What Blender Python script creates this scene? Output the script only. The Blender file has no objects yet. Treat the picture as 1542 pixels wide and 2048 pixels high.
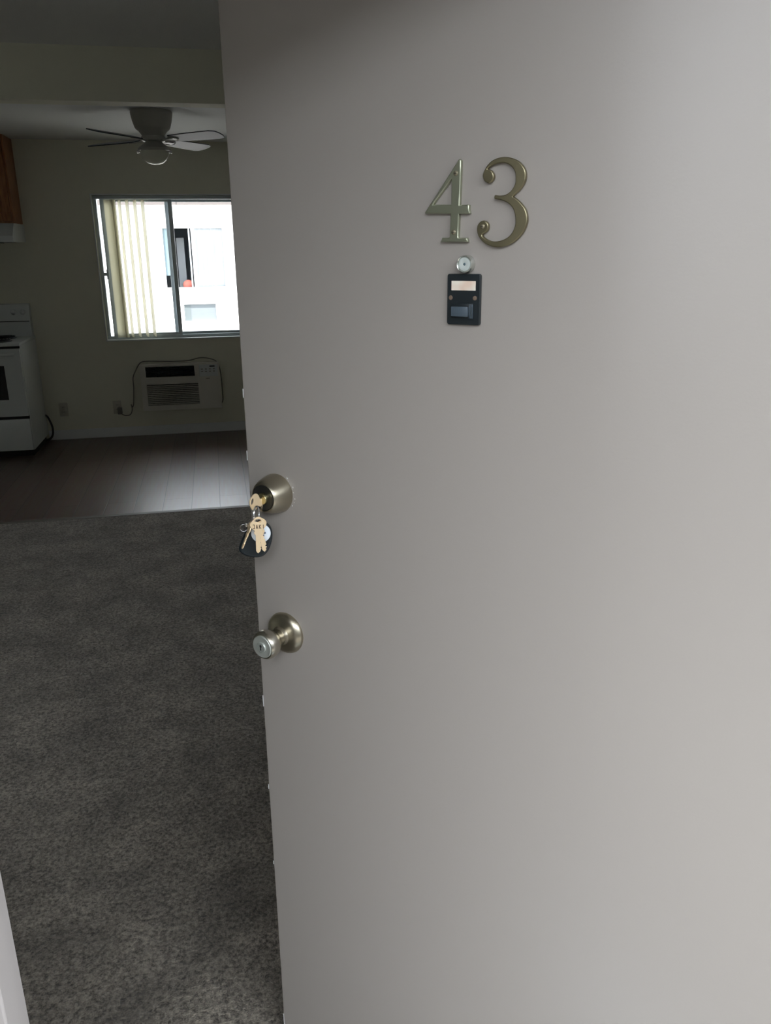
import bpy, bmesh, math, random
from mathutils import Vector, Matrix
random.seed(7)
D = bpy.data; SC = bpy.context.scene; COL = SC.collection
PI = math.pi

# ------------------------------------------------------------------ camera
F_PX, PITCH, ROLL, YAW, CAM_H = 1625.3, 0.3120, -0.0117, 0.1997, 1.5558
fw = Vector((math.sin(YAW)*math.cos(PITCH), math.cos(YAW)*math.cos(PITCH), -math.sin(PITCH)))
rt = Vector((math.cos(YAW), -math.sin(YAW), 0)); up = rt.cross(fw)
rt2 = rt*math.cos(ROLL)+up*math.sin(ROLL); up2 = -rt*math.sin(ROLL)+up*math.cos(ROLL)
cam_d = D.cameras.new('camera'); cam = D.objects.new('camera', cam_d); COL.objects.link(cam)
cam_d.sensor_fit = 'HORIZONTAL'; cam_d.sensor_width = 36.0; cam_d.lens = F_PX/1542*36.0
cam_d.clip_start = 0.02; cam_d.clip_end = 200
m = Matrix((rt2, up2, -fw)).transposed().to_4x4(); m.translation = Vector((0, 0, CAM_H)); cam.matrix_world = m
SC.camera = cam

# ------------------------------------------------------------------ light and exposure
SC.view_settings.view_transform = 'Standard'; SC.view_settings.look = 'None'
SC.view_settings.gamma = 1; SC.view_settings.use_curve_mapping = False
SC.view_settings.exposure = 0.0
SKY_STRENGTH = 6.8; SKY_COLOR = (0.875, 0.935, 1.0, 1)
SUN_STRENGTH = 30.0; SUN_ELEV = 68; SUN_AZ = 8
w = D.worlds.new('sky'); SC.world = w; w.use_nodes = True
bgn = w.node_tree.nodes['Background']; bgn.inputs[0].default_value = SKY_COLOR; bgn.inputs[1].default_value = SKY_STRENGTH
wt = w.node_tree; wc = wt.nodes.new('ShaderNodeTexCoord'); ws = wt.nodes.new('ShaderNodeSeparateXYZ'); wm = wt.nodes.new('ShaderNodeMapRange')   # hazy sky, brighter low down
wt.links.new(wc.outputs['Generated'], ws.inputs[0]); wt.links.new(ws.outputs['Z'], wm.inputs['Value'])
for k, v in (('From Min', .25), ('From Max', .95), ('To Min', SKY_STRENGTH*1.5), ('To Max', SKY_STRENGTH*.35)): wm.inputs[k].default_value = v
wt.links.new(wm.outputs[0], bgn.inputs[1])
sd = D.lights.new('sun', 'SUN'); sd.energy = SUN_STRENGTH; sd.angle = math.radians(0.6); sd.color = (1, .96, .9)
sun = D.objects.new('sun', sd); COL.objects.link(sun)
el, az = math.radians(SUN_ELEV), math.radians(SUN_AZ)
sdir = Vector((math.sin(az)*math.cos(el), -math.cos(az)*math.cos(el), math.sin(el)))   # towards the sun
sun.rotation_euler = sdir.to_track_quat('Z', 'Y').to_euler(); sun.location = sdir*30

# ------------------------------------------------------------------ materials
def mat(name, col=(.8,.8,.8), rough=.5, metal=0.0, spec=.5, **kw):
    m = D.materials.new(name); m.use_nodes = True
    b = m.node_tree.nodes['Principled BSDF']
    b.inputs['Base Color'].default_value = (*col, 1); b.inputs['Roughness'].default_value = rough
    b.inputs['Metallic'].default_value = metal; b.inputs['Specular IOR Level'].default_value = spec
    for k, v in kw.items(): b.inputs[k.replace('_', ' ')].default_value = v
    return m
def N(m, t, **kw):
    n = m.node_tree.nodes.new(t)
    for k, v in kw.items():
        if k.startswith('i_'): n.inputs[k[2:].replace('_', ' ')].default_value = v
        else: setattr(n, k, v)
    return n
def LK(m, a, b): m.node_tree.links.new(a, b)
def bsdf(m): return m.node_tree.nodes['Principled BSDF']
def noise_bump(m, scale, strength, dist=.001, detail=3, coord='Object', stretch=None):
    tc = N(m, 'ShaderNodeTexCoord'); n = N(m, 'ShaderNodeTexNoise', i_Scale=scale, i_Detail=detail)
    src = tc.outputs[coord]
    if stretch:
        mp = N(m, 'ShaderNodeMapping'); mp.inputs['Scale'].default_value = stretch; LK(m, src, mp.inputs[0]); src = mp.outputs[0]
    LK(m, src, n.inputs['Vector'])
    bp = N(m, 'ShaderNodeBump', i_Strength=strength, i_Distance=dist)
    LK(m, n.outputs['Fac'], bp.inputs['Height']); LK(m, bp.outputs[0], bsdf(m).inputs['Normal'])
    return n, src
def noise_color(m, c1, c2, scale, detail=3, lo=.35, hi=.65, stretch=None):
    tc = N(m, 'ShaderNodeTexCoord'); n = N(m, 'ShaderNodeTexNoise', i_Scale=scale, i_Detail=detail)
    src = tc.outputs['Object']
    if stretch:
        mp = N(m, 'ShaderNodeMapping'); mp.inputs['Scale'].default_value = stretch; LK(m, src, mp.inputs[0]); src = mp.outputs[0]
    LK(m, src, n.inputs['Vector'])
    r = N(m, 'ShaderNodeValToRGB'); r.color_ramp.elements[0].position = lo; r.color_ramp.elements[1].position = hi
    r.color_ramp.elements[0].color = (*c1, 1); r.color_ramp.elements[1].color = (*c2, 1)
    LK(m, n.outputs['Fac'], r.inputs[0]); LK(m, r.outputs[0], bsdf(m).inputs['Base Color'])
    return r

M = {}
M['door'] = mat('taupe_door_paint', (.355,.325,.298), .34, spec=.5); noise_bump(M['door'], 260, .22, .0006, 4)
M['jamb'] = mat('taupe_frame_paint', (.38,.355,.345), .4)
M['chip'] = mat('chipped_primer', (.75,.76,.76), .6)
M['wall'] = mat('cream_wall_paint', (.73,.72,.60), .75, spec=.25); noise_bump(M['wall'], 120, .15, .001)
M['ceil'] = mat('white_textured_ceiling', (.78,.79,.78), .9, spec=.1); noise_bump(M['ceil'], 160, .5, .003, 5)
M['trim'] = mat('white_trim_paint', (.72,.74,.74), .4)
M['stucco'] = mat('white_stucco', (.82,.80,.78), .9, spec=.1); noise_bump(M['stucco'], 60, .4, .004)
M['eave'] = mat('eave_paint', (.075,.066,.064), .8)
M['concrete'] = mat('walkway_concrete', (.36,.36,.36), .85); noise_color(M['concrete'], (.30,.30,.30), (.42,.41,.40), 4, 6)
M['concrete_dark'] = mat('worn_concrete', (.24,.24,.235), .85)
M['deck'] = mat('low_bounce_walkway', (.045,.043,.04), .7)  # made dark to hold down light bouncing onto the door
M['asphalt'] = mat('grey_asphalt', (.10,.10,.10), .9)
M['stucco_grey'] = mat('grey_stucco', (.12,.118,.115), .9, spec=.1)
M['alu'] = mat('aluminium_window_frame', (.46,.52,.54), .4, .15)
M['white_vinyl_frame'] = mat('white_window_frame', (.80,.80,.80), .4)
M['enamel'] = mat('white_enamel', (.68,.72,.72), .25)
M['enamel_side'] = M['enamel']
M['black'] = mat('black_plastic', (.012,.014,.016), .3)
M['black_glass'] = mat('dark_oven_glass', (.02,.022,.025), .08)
M['dark_gap'] = mat('dark_gap', (.01,.01,.01), .7)
M['ac'] = mat('beige_ac_plastic', (.58,.56,.50), .5)
M['ac_panel'] = mat('grey_ac_panel', (.55,.58,.58), .4)
M['ac_dark'] = mat('dark_louver', (.04,.06,.065), .5)
M['cord'] = mat('grey_cord', (.20,.19,.16), .5)
M['cord_dark'] = mat('dark_cord', (.05,.05,.05), .5)
M['outlet'] = mat('ivory_outlet', (.50,.48,.40), .4)
M['fan'] = mat('offwhite_fan_housing', (.42,.42,.38), .45)
M['blade'] = mat('fan_blade', (.055,.065,.08), .5, spec=.25)
M['screw'] = mat('plated_steel', (.75,.75,.75), .2, 1)
M['nickel'] = mat('satin_nickel', (.52,.49,.42), .26, 1); noise_bump(M['nickel'], 90, .08, .0004, stretch=(1, 1, 25))
M['nickel_dull'] = mat('brushed_knob_face', (.50,.52,.48), .5, .6)
M['steel_dull'] = mat('brushed_steel', (.62,.66,.62), .4, .7)
M['antique'] = mat('antique_brass', (.46,.42,.33), .3, 1); noise_bump(M['antique'], 60, .15, .0005, stretch=(1, 1, 25))
M['lockface'] = mat('dark_lock_face', (.075,.075,.07), .3, .8)
M['brass'] = mat('key_brass', (.98,.77,.50), .34, .35)
M['plug'] = mat('lock_plug_brass', (.60,.53,.30), .3, 1)
M['keymark'] = mat('key_engraving', (.10,.06,.03), .6)
M['steel'] = mat('polished_steel', (.85,.86,.88), .12, 1)
M['numeral4'] = mat('weathered_brass_numeral', (.42,.44,.33), .33, .85); noise_bump(M['numeral4'], 300, .1, .0003)
M['numeral3'] = mat('tarnished_brass_numeral', (.27,.24,.15), .32, .9); noise_bump(M['numeral3'], 300, .2, .0004)
M['bell'] = mat('black_bell_plate', (.014,.019,.022), .32)
M['bell_button'] = mat('worn_black_button', (.075,.10,.125), .25)
M['name_card'] = mat('cream_name_card', (.86,.78,.66), .6); noise_color(M['name_card'], (.80,.62,.50), (.88,.82,.71), 38, 2, .33, .5)
M['rust_brass'] = mat('dull_brass_screw', (.26,.23,.16), .5, .7)
M['rust'] = mat('rusty_screw', (.22,.16,.12), .6, .5)
M['peep'] = mat('peephole_barrel', (.62,.64,.60), .22, .9)
M['lens'] = mat('peephole_lens', (.55,.60,.58), .06, .0, spec=.9)
M['fob'] = mat('fob_black_rubber', (.012,.018,.022), .28)
M['disc'] = mat('silver_badge', (.86,.93,1.0), .35)
M['mark'] = mat('badge_mark', (.10,.14,.22), .5)
M['cabinet'] = mat('orange_oak_cabinet', (.30,.12,.04), .4); noise_color(M['cabinet'], (.24,.085,.025), (.38,.16,.05), 12, 4, stretch=(8,8,1))
M['red'] = mat('red_cushion', (.55,.16,.12), .8)
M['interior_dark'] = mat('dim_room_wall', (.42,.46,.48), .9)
M['curtain'] = mat('pale_curtain', (.62,.66,.70), .9)
M['strip'] = mat('transition_strip', (.13,.115,.095), .55, .1)

# slats: white vinyl that lets some light through
sm = D.materials.new('vinyl_slat'); sm.use_nodes = True; nt = sm.node_tree
pb = nt.nodes['Principled BSDF']; pb.inputs['Base Color'].default_value = (.78,.77,.68,1); pb.inputs['Roughness'].default_value = .45
tl = nt.nodes.new('ShaderNodeBsdfTranslucent'); tl.inputs[0].default_value = (.80,.78,.66,1)
mx = nt.nodes.new('ShaderNodeMixShader'); mx.inputs[0].default_value = .5
nt.links.new(pb.outputs[0], mx.inputs[1]); nt.links.new(tl.outputs[0], mx.inputs[2]); nt.links.new(mx.outputs[0], nt.nodes['Material Output'].inputs[0])
M['slat'] = sm
gm = sm.copy(); gm.name = 'frosted_glass_dome'; gm.node_tree.nodes['Principled BSDF'].inputs['Base Color'].default_value = (.80,.84,.82,1)
gm.node_tree.nodes['Principled BSDF'].inputs['Roughness'].default_value = .2
# window glass: clear sheet with a faint reflection
def glass(name, refl, tint=(1,1,1,1), rough=0.02):
    g = D.materials.new(name); g.use_nodes = True; nt = g.node_tree; nt.nodes.clear()
    o = nt.nodes.new('ShaderNodeOutputMaterial'); t = nt.nodes.new('ShaderNodeBsdfTransparent'); t.inputs[0].default_value = tint
    gl = nt.nodes.new('ShaderNodeBsdfGlossy'); gl.inputs['Roughness'].default_value = rough
    fr = nt.nodes.new('ShaderNodeLayerWeight'); fr.inputs[0].default_value = refl
    mx = nt.nodes.new('ShaderNodeMixShader')
    nt.links.new(fr.outputs['Fresnel'], mx.inputs[0]); nt.links.new(t.outputs[0], mx.inputs[1]); nt.links.new(gl.outputs[0], mx.inputs[2]); nt.links.new(mx.outputs[0], o.inputs[0])
    return g
M['glass'] = glass('clear_window_glass', .15)
M['glass_far'] = glass('far_window_glass', .35, (.97,.98,1,1))
# fan globe: frosted glass, lamp off
M['globe'] = gm
M['clear_plastic'] = mat('clear_acrylic', (.8,.84,.82), .1, spec=.6, Transmission_Weight=.6)

# wood-look vinyl planks running into the room
pm = mat('dark_plank_floor', (.06,.04,.03), .3, spec=1.0); M['plank'] = pm
tc = N(pm, 'ShaderNodeTexCoord'); mp = N(pm, 'ShaderNodeMapping'); mp.inputs['Rotation'].default_value = (0, 0, PI/2); mp.inputs['Location'].default_value = (0, .051, 0)
LK(pm, tc.outputs['Object'], mp.inputs[0])
br = N(pm, 'ShaderNodeTexBrick', i_Scale=1.0); br.offset = .37; br.inputs['Brick Width'].default_value = 1.22; br.inputs['Row Height'].default_value = .18
br.inputs['Mortar Size'].default_value = .0022; br.inputs['Mortar Smooth'].default_value = .3
br.inputs['Color1'].default_value = (.15,.10,.078,1); br.inputs['Color2'].default_value = (.19,.13,.10,1); br.inputs['Mortar'].default_value = (.012,.01,.01,1)
LK(pm, mp.outputs[0], br.inputs['Vector'])
mp2 = N(pm, 'ShaderNodeMapping'); mp2.inputs['Scale'].default_value = (22, 1.2, 1); LK(pm, tc.outputs['Object'], mp2.inputs[0])
gn = N(pm, 'ShaderNodeTexNoise', i_Scale=3.0, i_Detail=6); LK(pm, mp2.outputs[0], gn.inputs['Vector'])
mc = N(pm, 'ShaderNodeMix', data_type='RGBA', blend_type='MULTIPLY'); mc.inputs['Factor'].default_value = .6
LK(pm, br.outputs['Color'], mc.inputs['A']); LK(pm, gn.outputs['Color'], mc.inputs['B']); LK(pm, mc.outputs['Result'], bsdf(pm).inputs['Base Color'])
ma = N(pm, 'ShaderNodeMath', operation='MULTIPLY_ADD'); ma.inputs[1].default_value = .14; ma.inputs[2].default_value = .30
LK(pm, gn.outputs['Fac'], ma.inputs[0]); LK(pm, ma.outputs[0], bsdf(pm).inputs['Roughness'])
inv = N(pm, 'ShaderNodeMath', operation='SUBTRACT'); inv.inputs[0].default_value = 1; LK(pm, br.outputs['Fac'], inv.inputs[1])
bp = N(pm, 'ShaderNodeBump', i_Strength=.5, i_Distance=.001); LK(pm, inv.outputs[0], bp.inputs['Height']); LK(pm, bp.outputs[0], bsdf(pm).inputs['Normal'])

# cut-pile carpet
cm = mat('brown_grey_carpet', (.14,.12,.10), .95, spec=.1); M['carpet'] = cm
bsdf(cm).inputs['Sheen Weight'].default_value = .25; bsdf(cm).inputs['Sheen Roughness'].default_value = .5
tc = N(cm, 'ShaderNodeTexCoord')
n1 = N(cm, 'ShaderNodeTexNoise', i_Scale=115.0, i_Detail=5.0, i_Roughness=.7); LK(cm, tc.outputs['Object'], n1.inputs['Vector'])
n2 = N(cm, 'ShaderNodeTexNoise', i_Scale=5.0, i_Detail=5.0, i_Roughness=.6); LK(cm, tc.outputs['Object'], n2.inputs['Vector'])
r1 = N(cm, 'ShaderNodeValToRGB'); r1.color_ramp.elements[0].position = .36; r1.color_ramp.elements[1].position = .72
r1.color_ramp.elements[0].color = (.062,.052,.042,1); r1.color_ramp.elements[1].color = (.60,.53,.44,1)
LK(cm, n1.outputs['Fac'], r1.inputs[0])
r2 = N(cm, 'ShaderNodeValToRGB'); r2.color_ramp.elements[0].position = .35; r2.color_ramp.elements[1].position = .68
r2.color_ramp.elements[0].color = (.66,.66,.66,1); r2.color_ramp.elements[1].color = (1.2,1.2,1.2,1)
LK(cm, n2.outputs['Fac'], r2.inputs[0])
mc = N(cm, 'ShaderNodeMix', data_type='RGBA', blend_type='MULTIPLY'); mc.inputs['Factor'].default_value = 1
LK(cm, r1.outputs[0], mc.inputs['A']); LK(cm, r2.outputs[0], mc.inputs['B']); LK(cm, mc.outputs['Result'], bsdf(cm).inputs['Base Color'])
bp = N(cm, 'ShaderNodeBump', i_Strength=1.0, i_Distance=.012); LK(cm, n1.outputs['Fac'], bp.inputs['Height'])
bp2 = N(cm, 'ShaderNodeBump', i_Strength=.8, i_Distance=.03); LK(cm, n2.outputs['Fac'], bp2.inputs['Height']); LK(cm, bp.outputs[0], bp2.inputs['Normal'])
LK(cm, bp2.outputs[0], bsdf(cm).inputs['Normal'])

# ------------------------------------------------------------------ mesh helpers
def box(bm, x0, x1, y0, y1, z0, z1, bev=0, seg=2):
    vs = [bm.verts.new((x, y, z)) for x in (x0, x1) for y in (y0, y1) for z in (z0, z1)]
    fs = [bm.faces.new([vs[i] for i in f]) for f in ((0,1,3,2),(4,6,7,5),(0,4,5,1),(2,3,7,6),(0,2,6,4),(1,5,7,3))]
    if bev:
        es = list({e for f in fs for e in f.edges})
        bmesh.ops.bevel(bm, geom=es, offset=bev, segments=seg, affect='EDGES', profile=.5)
    return bm
def lathe(bm, prof, n=32, mtx=None, cap=True):
    """profile of (radius, height) turned about local z"""
    rings = []
    for r, z in prof:
        if r < 1e-6: rings.append([bm.verts.new((0, 0, z))])
        else: rings.append([bm.verts.new((r*math.cos(2*PI*i/n), r*math.sin(2*PI*i/n), z)) for i in range(n)])
    new = [v for r in rings for v in r]
    for a, b in zip(rings, rings[1:]):
        for i in range(n):
            j = (i+1) % n
            if len(a) == 1 and len(b) == 1: continue
            if len(a) == 1: bm.faces.new((a[0], b[i], b[j]))
            elif len(b) == 1: bm.faces.new((a[i], b[0], a[j]))
            else: bm.faces.new((a[i], b[i], b[j], a[j]))
    if cap:
        for r in (rings[0], rings[-1]):
            if len(r) > 1: bm.faces.new(r)
    if mtx is not None: bmesh.ops.transform(bm, matrix=mtx, verts=new)
    return bm
def catmull(pts, n=6, closed=False):
    P = [Vector(p) for p in pts]; out = []; k = len(P)
    for i in range(k if closed else k-1):
        if closed: a, b, c, d = P[(i-1) % k], P[i], P[(i+1) % k], P[(i+2) % k]
        else: a, b, c, d = P[max(i-1, 0)], P[i], P[i+1], P[min(i+2, k-1)]
        for j in range(n):
            t = j/n
            out.append(.5*((2*b)+(c-a)*t+(2*a-5*b+4*c-d)*t*t+(3*b-a-3*c+d)*t*t*t))
    if not closed: out.append(P[-1])
    return out
def tube(bm, pts, r, n=8, closed=False, smooth=0):
    P = catmull(pts, smooth, closed) if smooth else [Vector(p) for p in pts]
    k = len(P); rings = []; prev = None
    for i in range(k):
        a = P[(i-1) % k] if (closed or i > 0) else P[i]; b = P[(i+1) % k] if (closed or i < k-1) else P[i]
        t = (b-a).normalized()
        if prev is None: u = t.orthogonal().normalized()
        else:
            u = prev-t*prev.dot(t); u = u.normalized() if u.length > 1e-6 else t.orthogonal().normalized()
        prev = u; v = t.cross(u)
        rings.append([bm.verts.new(P[i]+(u*math.cos(2*PI*j/n)+v*math.sin(2*PI*j/n))*r) for j in range(n)])
    for i in range(k if closed else k-1):
        A, B = rings[i], rings[(i+1) % k]
        for j in range(n): bm.faces.new((A[j], A[(j+1) % n], B[(j+1) % n], B[j]))
    if not closed: bm.faces.new(rings[0]); bm.faces.new(rings[-1])
    return bm
def ring_pts(c, r, ax1, ax2, n=28): return [Vector(c)+Vector(ax1)*r*math.cos(2*PI*i/n)+Vector(ax2)*r*math.sin(2*PI*i/n) for i in range(n)]
def outline_mesh(loops, thick, bev=0, res=1):
    """flat outline(s) in x/y, given thickness and a soft edge; returns a mesh centred on z=0"""
    c = D.curves.new('outline', 'CURVE'); c.dimensions = '2D'; c.fill_mode = 'BOTH'
    for lp in loops:
        s = c.splines.new('POLY'); s.points.add(len(lp)-1); s.use_cyclic_u = True
        for i, p in enumerate(lp): s.points[i].co = (p[0], p[1], 0, 1)
    c.extrude = thick/2-bev; c.bevel_depth = bev; c.bevel_resolution = res; c.offset = -bev
    o = D.objects.new('outline', c); COL.objects.link(o)
    dg = bpy.context.evaluated_depsgraph_get(); me = D.meshes.new_from_object(o.evaluated_get(dg))
    COL.objects.unlink(o); D.objects.remove(o); D.curves.remove(c)
    return me
def finish(name, me, material, parent=None, smooth=False, mtx=None):
    me.name = name
    if mtx is not None: me.transform(mtx)
    me.materials.clear(); me.materials.append(material)
    if smooth:
        for p in me.polygons: p.use_smooth = True
        me.set_sharp_from_angle(angle=math.radians(38))
    o = D.objects.new(name, me); COL.objects.link(o)
    if parent is not None: o.parent = parent
    return o
def obj(name, bm, material, parent=None, smooth=False, mtx=None):
    bmesh.ops.recalc_face_normals(bm, faces=bm.faces); me = D.meshes.new(name); bm.to_mesh(me); bm.free()
    return finish(name, me, material, parent, smooth, mtx)
def B(*a, **k): return box(bmesh.new(), *a, **k)
def tag(o, label=None, cat=None, group=None, kind=None):
    for k, v in (('label', label), ('category', cat), ('group', group), ('kind', kind)):
        if v: o[k] = v
    return o
def thing(name, label, cat, loc=(0,0,0), rotz=0, group=None):
    o = D.objects.new(name, None); COL.objects.link(o); o.location = loc; o.rotation_euler = (0, 0, rotz); o.empty_display_size = .05
    return tag(o, label, cat, group)
def copy_tree(o, parent=None):
    c = o.copy(); COL.objects.link(c)
    if parent: c.parent = parent
    for ch in [x for x in D.objects if x.parent == o]: copy_tree(ch, c)
    return c
def struct(name, bm, material, parent=None, label=None, **k):
    o = obj(name, bm, material, parent, **k); o['kind'] = 'structure'
    if label: o['label'] = label
    return o
def hole_wall(axis_y0, axis_y1, x0, x1, z0, z1, holes):
    """wall slab between two y planes with rectangular holes (xa,xb,za,zb)"""
    xs = sorted({x0, x1, *[h[0] for h in holes], *[h[1] for h in holes]}); zs = sorted({z0, z1, *[h[2] for h in holes], *[h[3] for h in holes]})
    bm = bmesh.new()
    def solid(i, j):
        if not (0 <= i < len(xs)-1 and 0 <= j < len(zs)-1): return False
        cx, cz = (xs[i]+xs[i+1])/2, (zs[j]+zs[j+1])/2
        return not any(h[0] < cx < h[1] and h[2] < cz < h[3] for h in holes)
    V = {}
    def v(x, y, z):
        k = (x, y, z)
        if k not in V: V[k] = bm.verts.new(k)
        return V[k]
    y0, y1 = axis_y0, axis_y1
    for i in range(len(xs)-1):
        for j in range(len(zs)-1):
            if not solid(i, j): continue
            a, b, c, d = xs[i], xs[i+1], zs[j], zs[j+1]
            bm.faces.new((v(a,y0,c), v(b,y0,c), v(b,y0,d), v(a,y0,d))); bm.faces.new((v(a,y1,c), v(a,y1,d), v(b,y1,d), v(b,y1,c)))
            if not solid(i-1, j): bm.faces.new((v(a,y0,c), v(a,y0,d), v(a,y1,d), v(a,y1,c)))
            if not solid(i+1, j): bm.faces.new((v(b,y0,c), v(b,y1,c), v(b,y1,d), v(b,y0,d)))
            if not solid(i, j-1): bm.faces.new((v(a,y0,c), v(a,y1,c), v(b,y1,c), v(b,y0,c)))
            if not solid(i, j+1): bm.faces.new((v(a,y0,d), v(b,y0,d), v(b,y1,d), v(a,y1,d)))
    return bm

# ------------------------------------------------------------------ room shell
YF0, YF1 = .54, .69          # entrance wall
YB = 7.44; XL, XR = -3.2, 1.9; ZC = 2.42
YC = 5.035                    # carpet meets planks
WX0, WX1, WZ0, WZ1 = -.915, .305, .842, 2.008
DX0, DX1, DZ1 = -.262, .722, 2.05  # rough door opening
struct('wall_back', hole_wall(YB, YB+.14, XL-.12, XR+.12, -.15, 2.75, [(WX0, WX1, WZ0, WZ1)]), M['wall'])
struct('wall_front', hole_wall(YF0, YF1, XL-.12, XR+.12, -.15, 2.75, [(DX0, DX1, -.02, DZ1), (-2.75, -1.15, .90, 2.03)]), M['wall'])
struct('wall_left', B(XL-.12, XL, YF1, YB, -.15, 2.75), M['wall'])
struct('wall_right', B(XR, XR+.12, YF1, YB, -.15, 2.75), M['wall'])
struct('ceiling', B(XL, XR, YF1, YB, ZC, ZC+.2), M['ceil'])
struct('wall_header', B(XL, XR, 4.18, 4.295, 2.2, ZC), M['wall'])
struct('floor_planks', B(XL, XR, YC, YB, -.12, 0), M['plank']).name = 'floor'
def carpet_mesh():
    bm = bmesh.new(); x0, x1 = XL, XR; xs = []; x = x0
    nx, ny = 60, 60
    from mathutils import noise
    V = [[bm.verts.new((x0+(x1-x0)*i/nx, YF1-.1+(YC+.004-YF1+.1)*j/ny, .006 + (0 if j < ny else -.004))) for j in range(ny+1)] for i in range(nx+1)]
    for i in range(nx):
        for j in range(ny): bm.faces.new((V[i][j], V[i+1][j], V[i+1][j+1], V[i][j+1]))
    r = bmesh.ops.extrude_face_region(bm, geom=bm.faces[:])
    bmesh.ops.translate(bm, vec=(0, 0, -.12), verts=[v for v in r['geom'] if isinstance(v, bmesh.types.BMVert)])
    return bm
c_ = struct('carpet', B(XL, XR, YF1, YC, -.12, .004, bev=.003), M['carpet']); c_.name = 'floor.001'
c_['label'] = 'brown grey cut-pile carpet of the front room'
struct('trim_1', B(XL, XR, YC-.012, YC+.03, 0, .006, bev=.002), M['strip'], label='thin metal strip where carpet meets planks')
struct('baseboard_back', B(-1.49, XR, YB-.014, YB, 0, .083, bev=.004), M['trim'])
struct('baseboard_right', B(XR-.014, XR, YF1, YB-.015, 0.004, .083, bev=.004), M['trim'])
struct('baseboard_left', B(XL, XL+.014, YF1, YB-.7, 0.004, .083, bev=.004), M['trim'])

# door frame: jambs, head, stops, threshold
JX0, JX1 = -.238, .705
bm = bmesh.new(); box(bm, DX0, JX0, YF0-.01, YF1+.006, 0, DZ1, bev=.002); box(bm, JX0, JX0+.011, .608, .646, 0, DZ1-.02, bev=.002)
dfr = struct('trim_2', bm, M['jamb'], label='painted strike-side door jamb at the lower left')
bm = bmesh.new(); box(bm, JX1, DX1, YF0-.01, YF1+.006, 0, DZ1, bev=.002); box(bm, JX1-.011, JX1, .59, .63, 0, DZ1-.02, bev=.002); struct('trim_3', bm, M['jamb'])
bm = bmesh.new(); box(bm, JX0, JX1, YF0-.01, YF1+.006, DZ1-.018, DZ1, bev=.002); struct('trim_4', bm, M['jamb'])
bm = bmesh.new(); box(bm, JX0-.075, JX0-.006, YF0-.028, YF0, 0, DZ1+.05, bev=.003); box(bm, JX1+.006, JX1+.075, YF0-.028, YF0, 0, DZ1+.05, bev=.003); box(bm, JX0-.075, JX1+.075, YF0-.028, YF0, DZ1-.01, DZ1+.06, bev=.003)
struct('trim_5', bm, M['jamb'], label='exterior casing round the entrance door')
struct('trim_6', B(JX0, JX1, YF0-.03, YF1, -.02, .008, bev=.004), M['alu'], label='low metal threshold under the entrance door')

# outside ground; unseen walkway, overhang, parapet and building added to shape the light
OVER = 1.5
struct('walkway', B(XL-6, XR+6, -1.6, YF0, -.15, 0), M['deck'], label='unseen walkway outside the door, darkened to cut bounce').name = 'floor.002'  # out of view; its dark tone limits reflected light
struct('overhang', B(XL-6, XR+6, YF0-OVER, YB+.55, 2.75, 2.95), M['stucco'], label='roof slab with unseen overhang added to shade the door').name = 'ceiling.001'  # overhang added to keep sun and high sky off the door
struct('ground', B(-30, 30, YB+.14, 30, -.5, -.15), M['concrete_dark'], label='courtyard ground between the two buildings').name = 'floor.003'
struct('ground', B(-30, 30, -30, -1.6, -3.2, -3.0), M['asphalt'], label='unseen parking ground set low to cut bounce light').name = 'floor.004'  # drop below the walkway chosen to weaken reflected light
struct('parapet', B(XL-6, XR+6, -1.6, -1.48, 0, 1.07, bev=.01), M['stucco_grey'], label='unseen solid parapet added to cut bounce onto the door').name = 'wall_added_parapet'  # added out of view, hides the lower ground from the door
struct('added_rear_building', B(-22, 22, -16, -12, -3.0, 6.0), M['stucco_grey'], label='unseen building added to block the low sky').name = 'wall_added_rear_building'  # added behind the camera to darken low sky angles

# ------------------------------------------------------------------ entrance door (open about 44 degrees)
ANG = math.radians(44); LX, LY = .035, 1.2854
DW, DH = .915, 2.025
door = obj('door_1', box(bmesh.new(), 0, DW, 0, .044, .014, DH, bev=.0022), M['door']); door['kind'] = 'structure'
door['label'] = 'taupe painted entrance door standing half open'
door.location = (LX, LY, 0); door.rotation_euler = (0, 0, -ANG)
# local door axes: +x towards the hinges, -y out towards the walkway, z up
ROUT = Matrix.Rotation(PI/2, 4, 'X')          # turns local z (lathe axis) to -y
def dm(s, z, off=0): return Matrix.Translation((s, -off, z)) @ ROUT
rnd = random.Random(3)
bm = bmesh.new()
for zc, h, d in ((.80,.010,.0022),(.794,.006,.003),(.060,.013,.003),(.045,.008,.0045),(1.345,.007,.0022),(.45,.004,.0015),(.62,.005,.0012),(1.245,.008,.0015)):
    box(bm, -.0004, d*.45, -.0004, .0006, zc-h, zc+h, bev=.0002, seg=1)
tag(obj('chipped_edge', bm, M['chip'], door), 'pale chips along the latch edge')
# hinges
for z in (.25, 1.02, 1.80):
    bm = bmesh.new(); lathe(bm, [(.0065,-.045),(.0065,.045)], 12, Matrix.Translation((DW+.006, .046, z))); box(bm, DW-.001, DW+.006, .012, .046, z-.045, z+.045)
    obj('hinge', bm, M['antique'], door, True)

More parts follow.
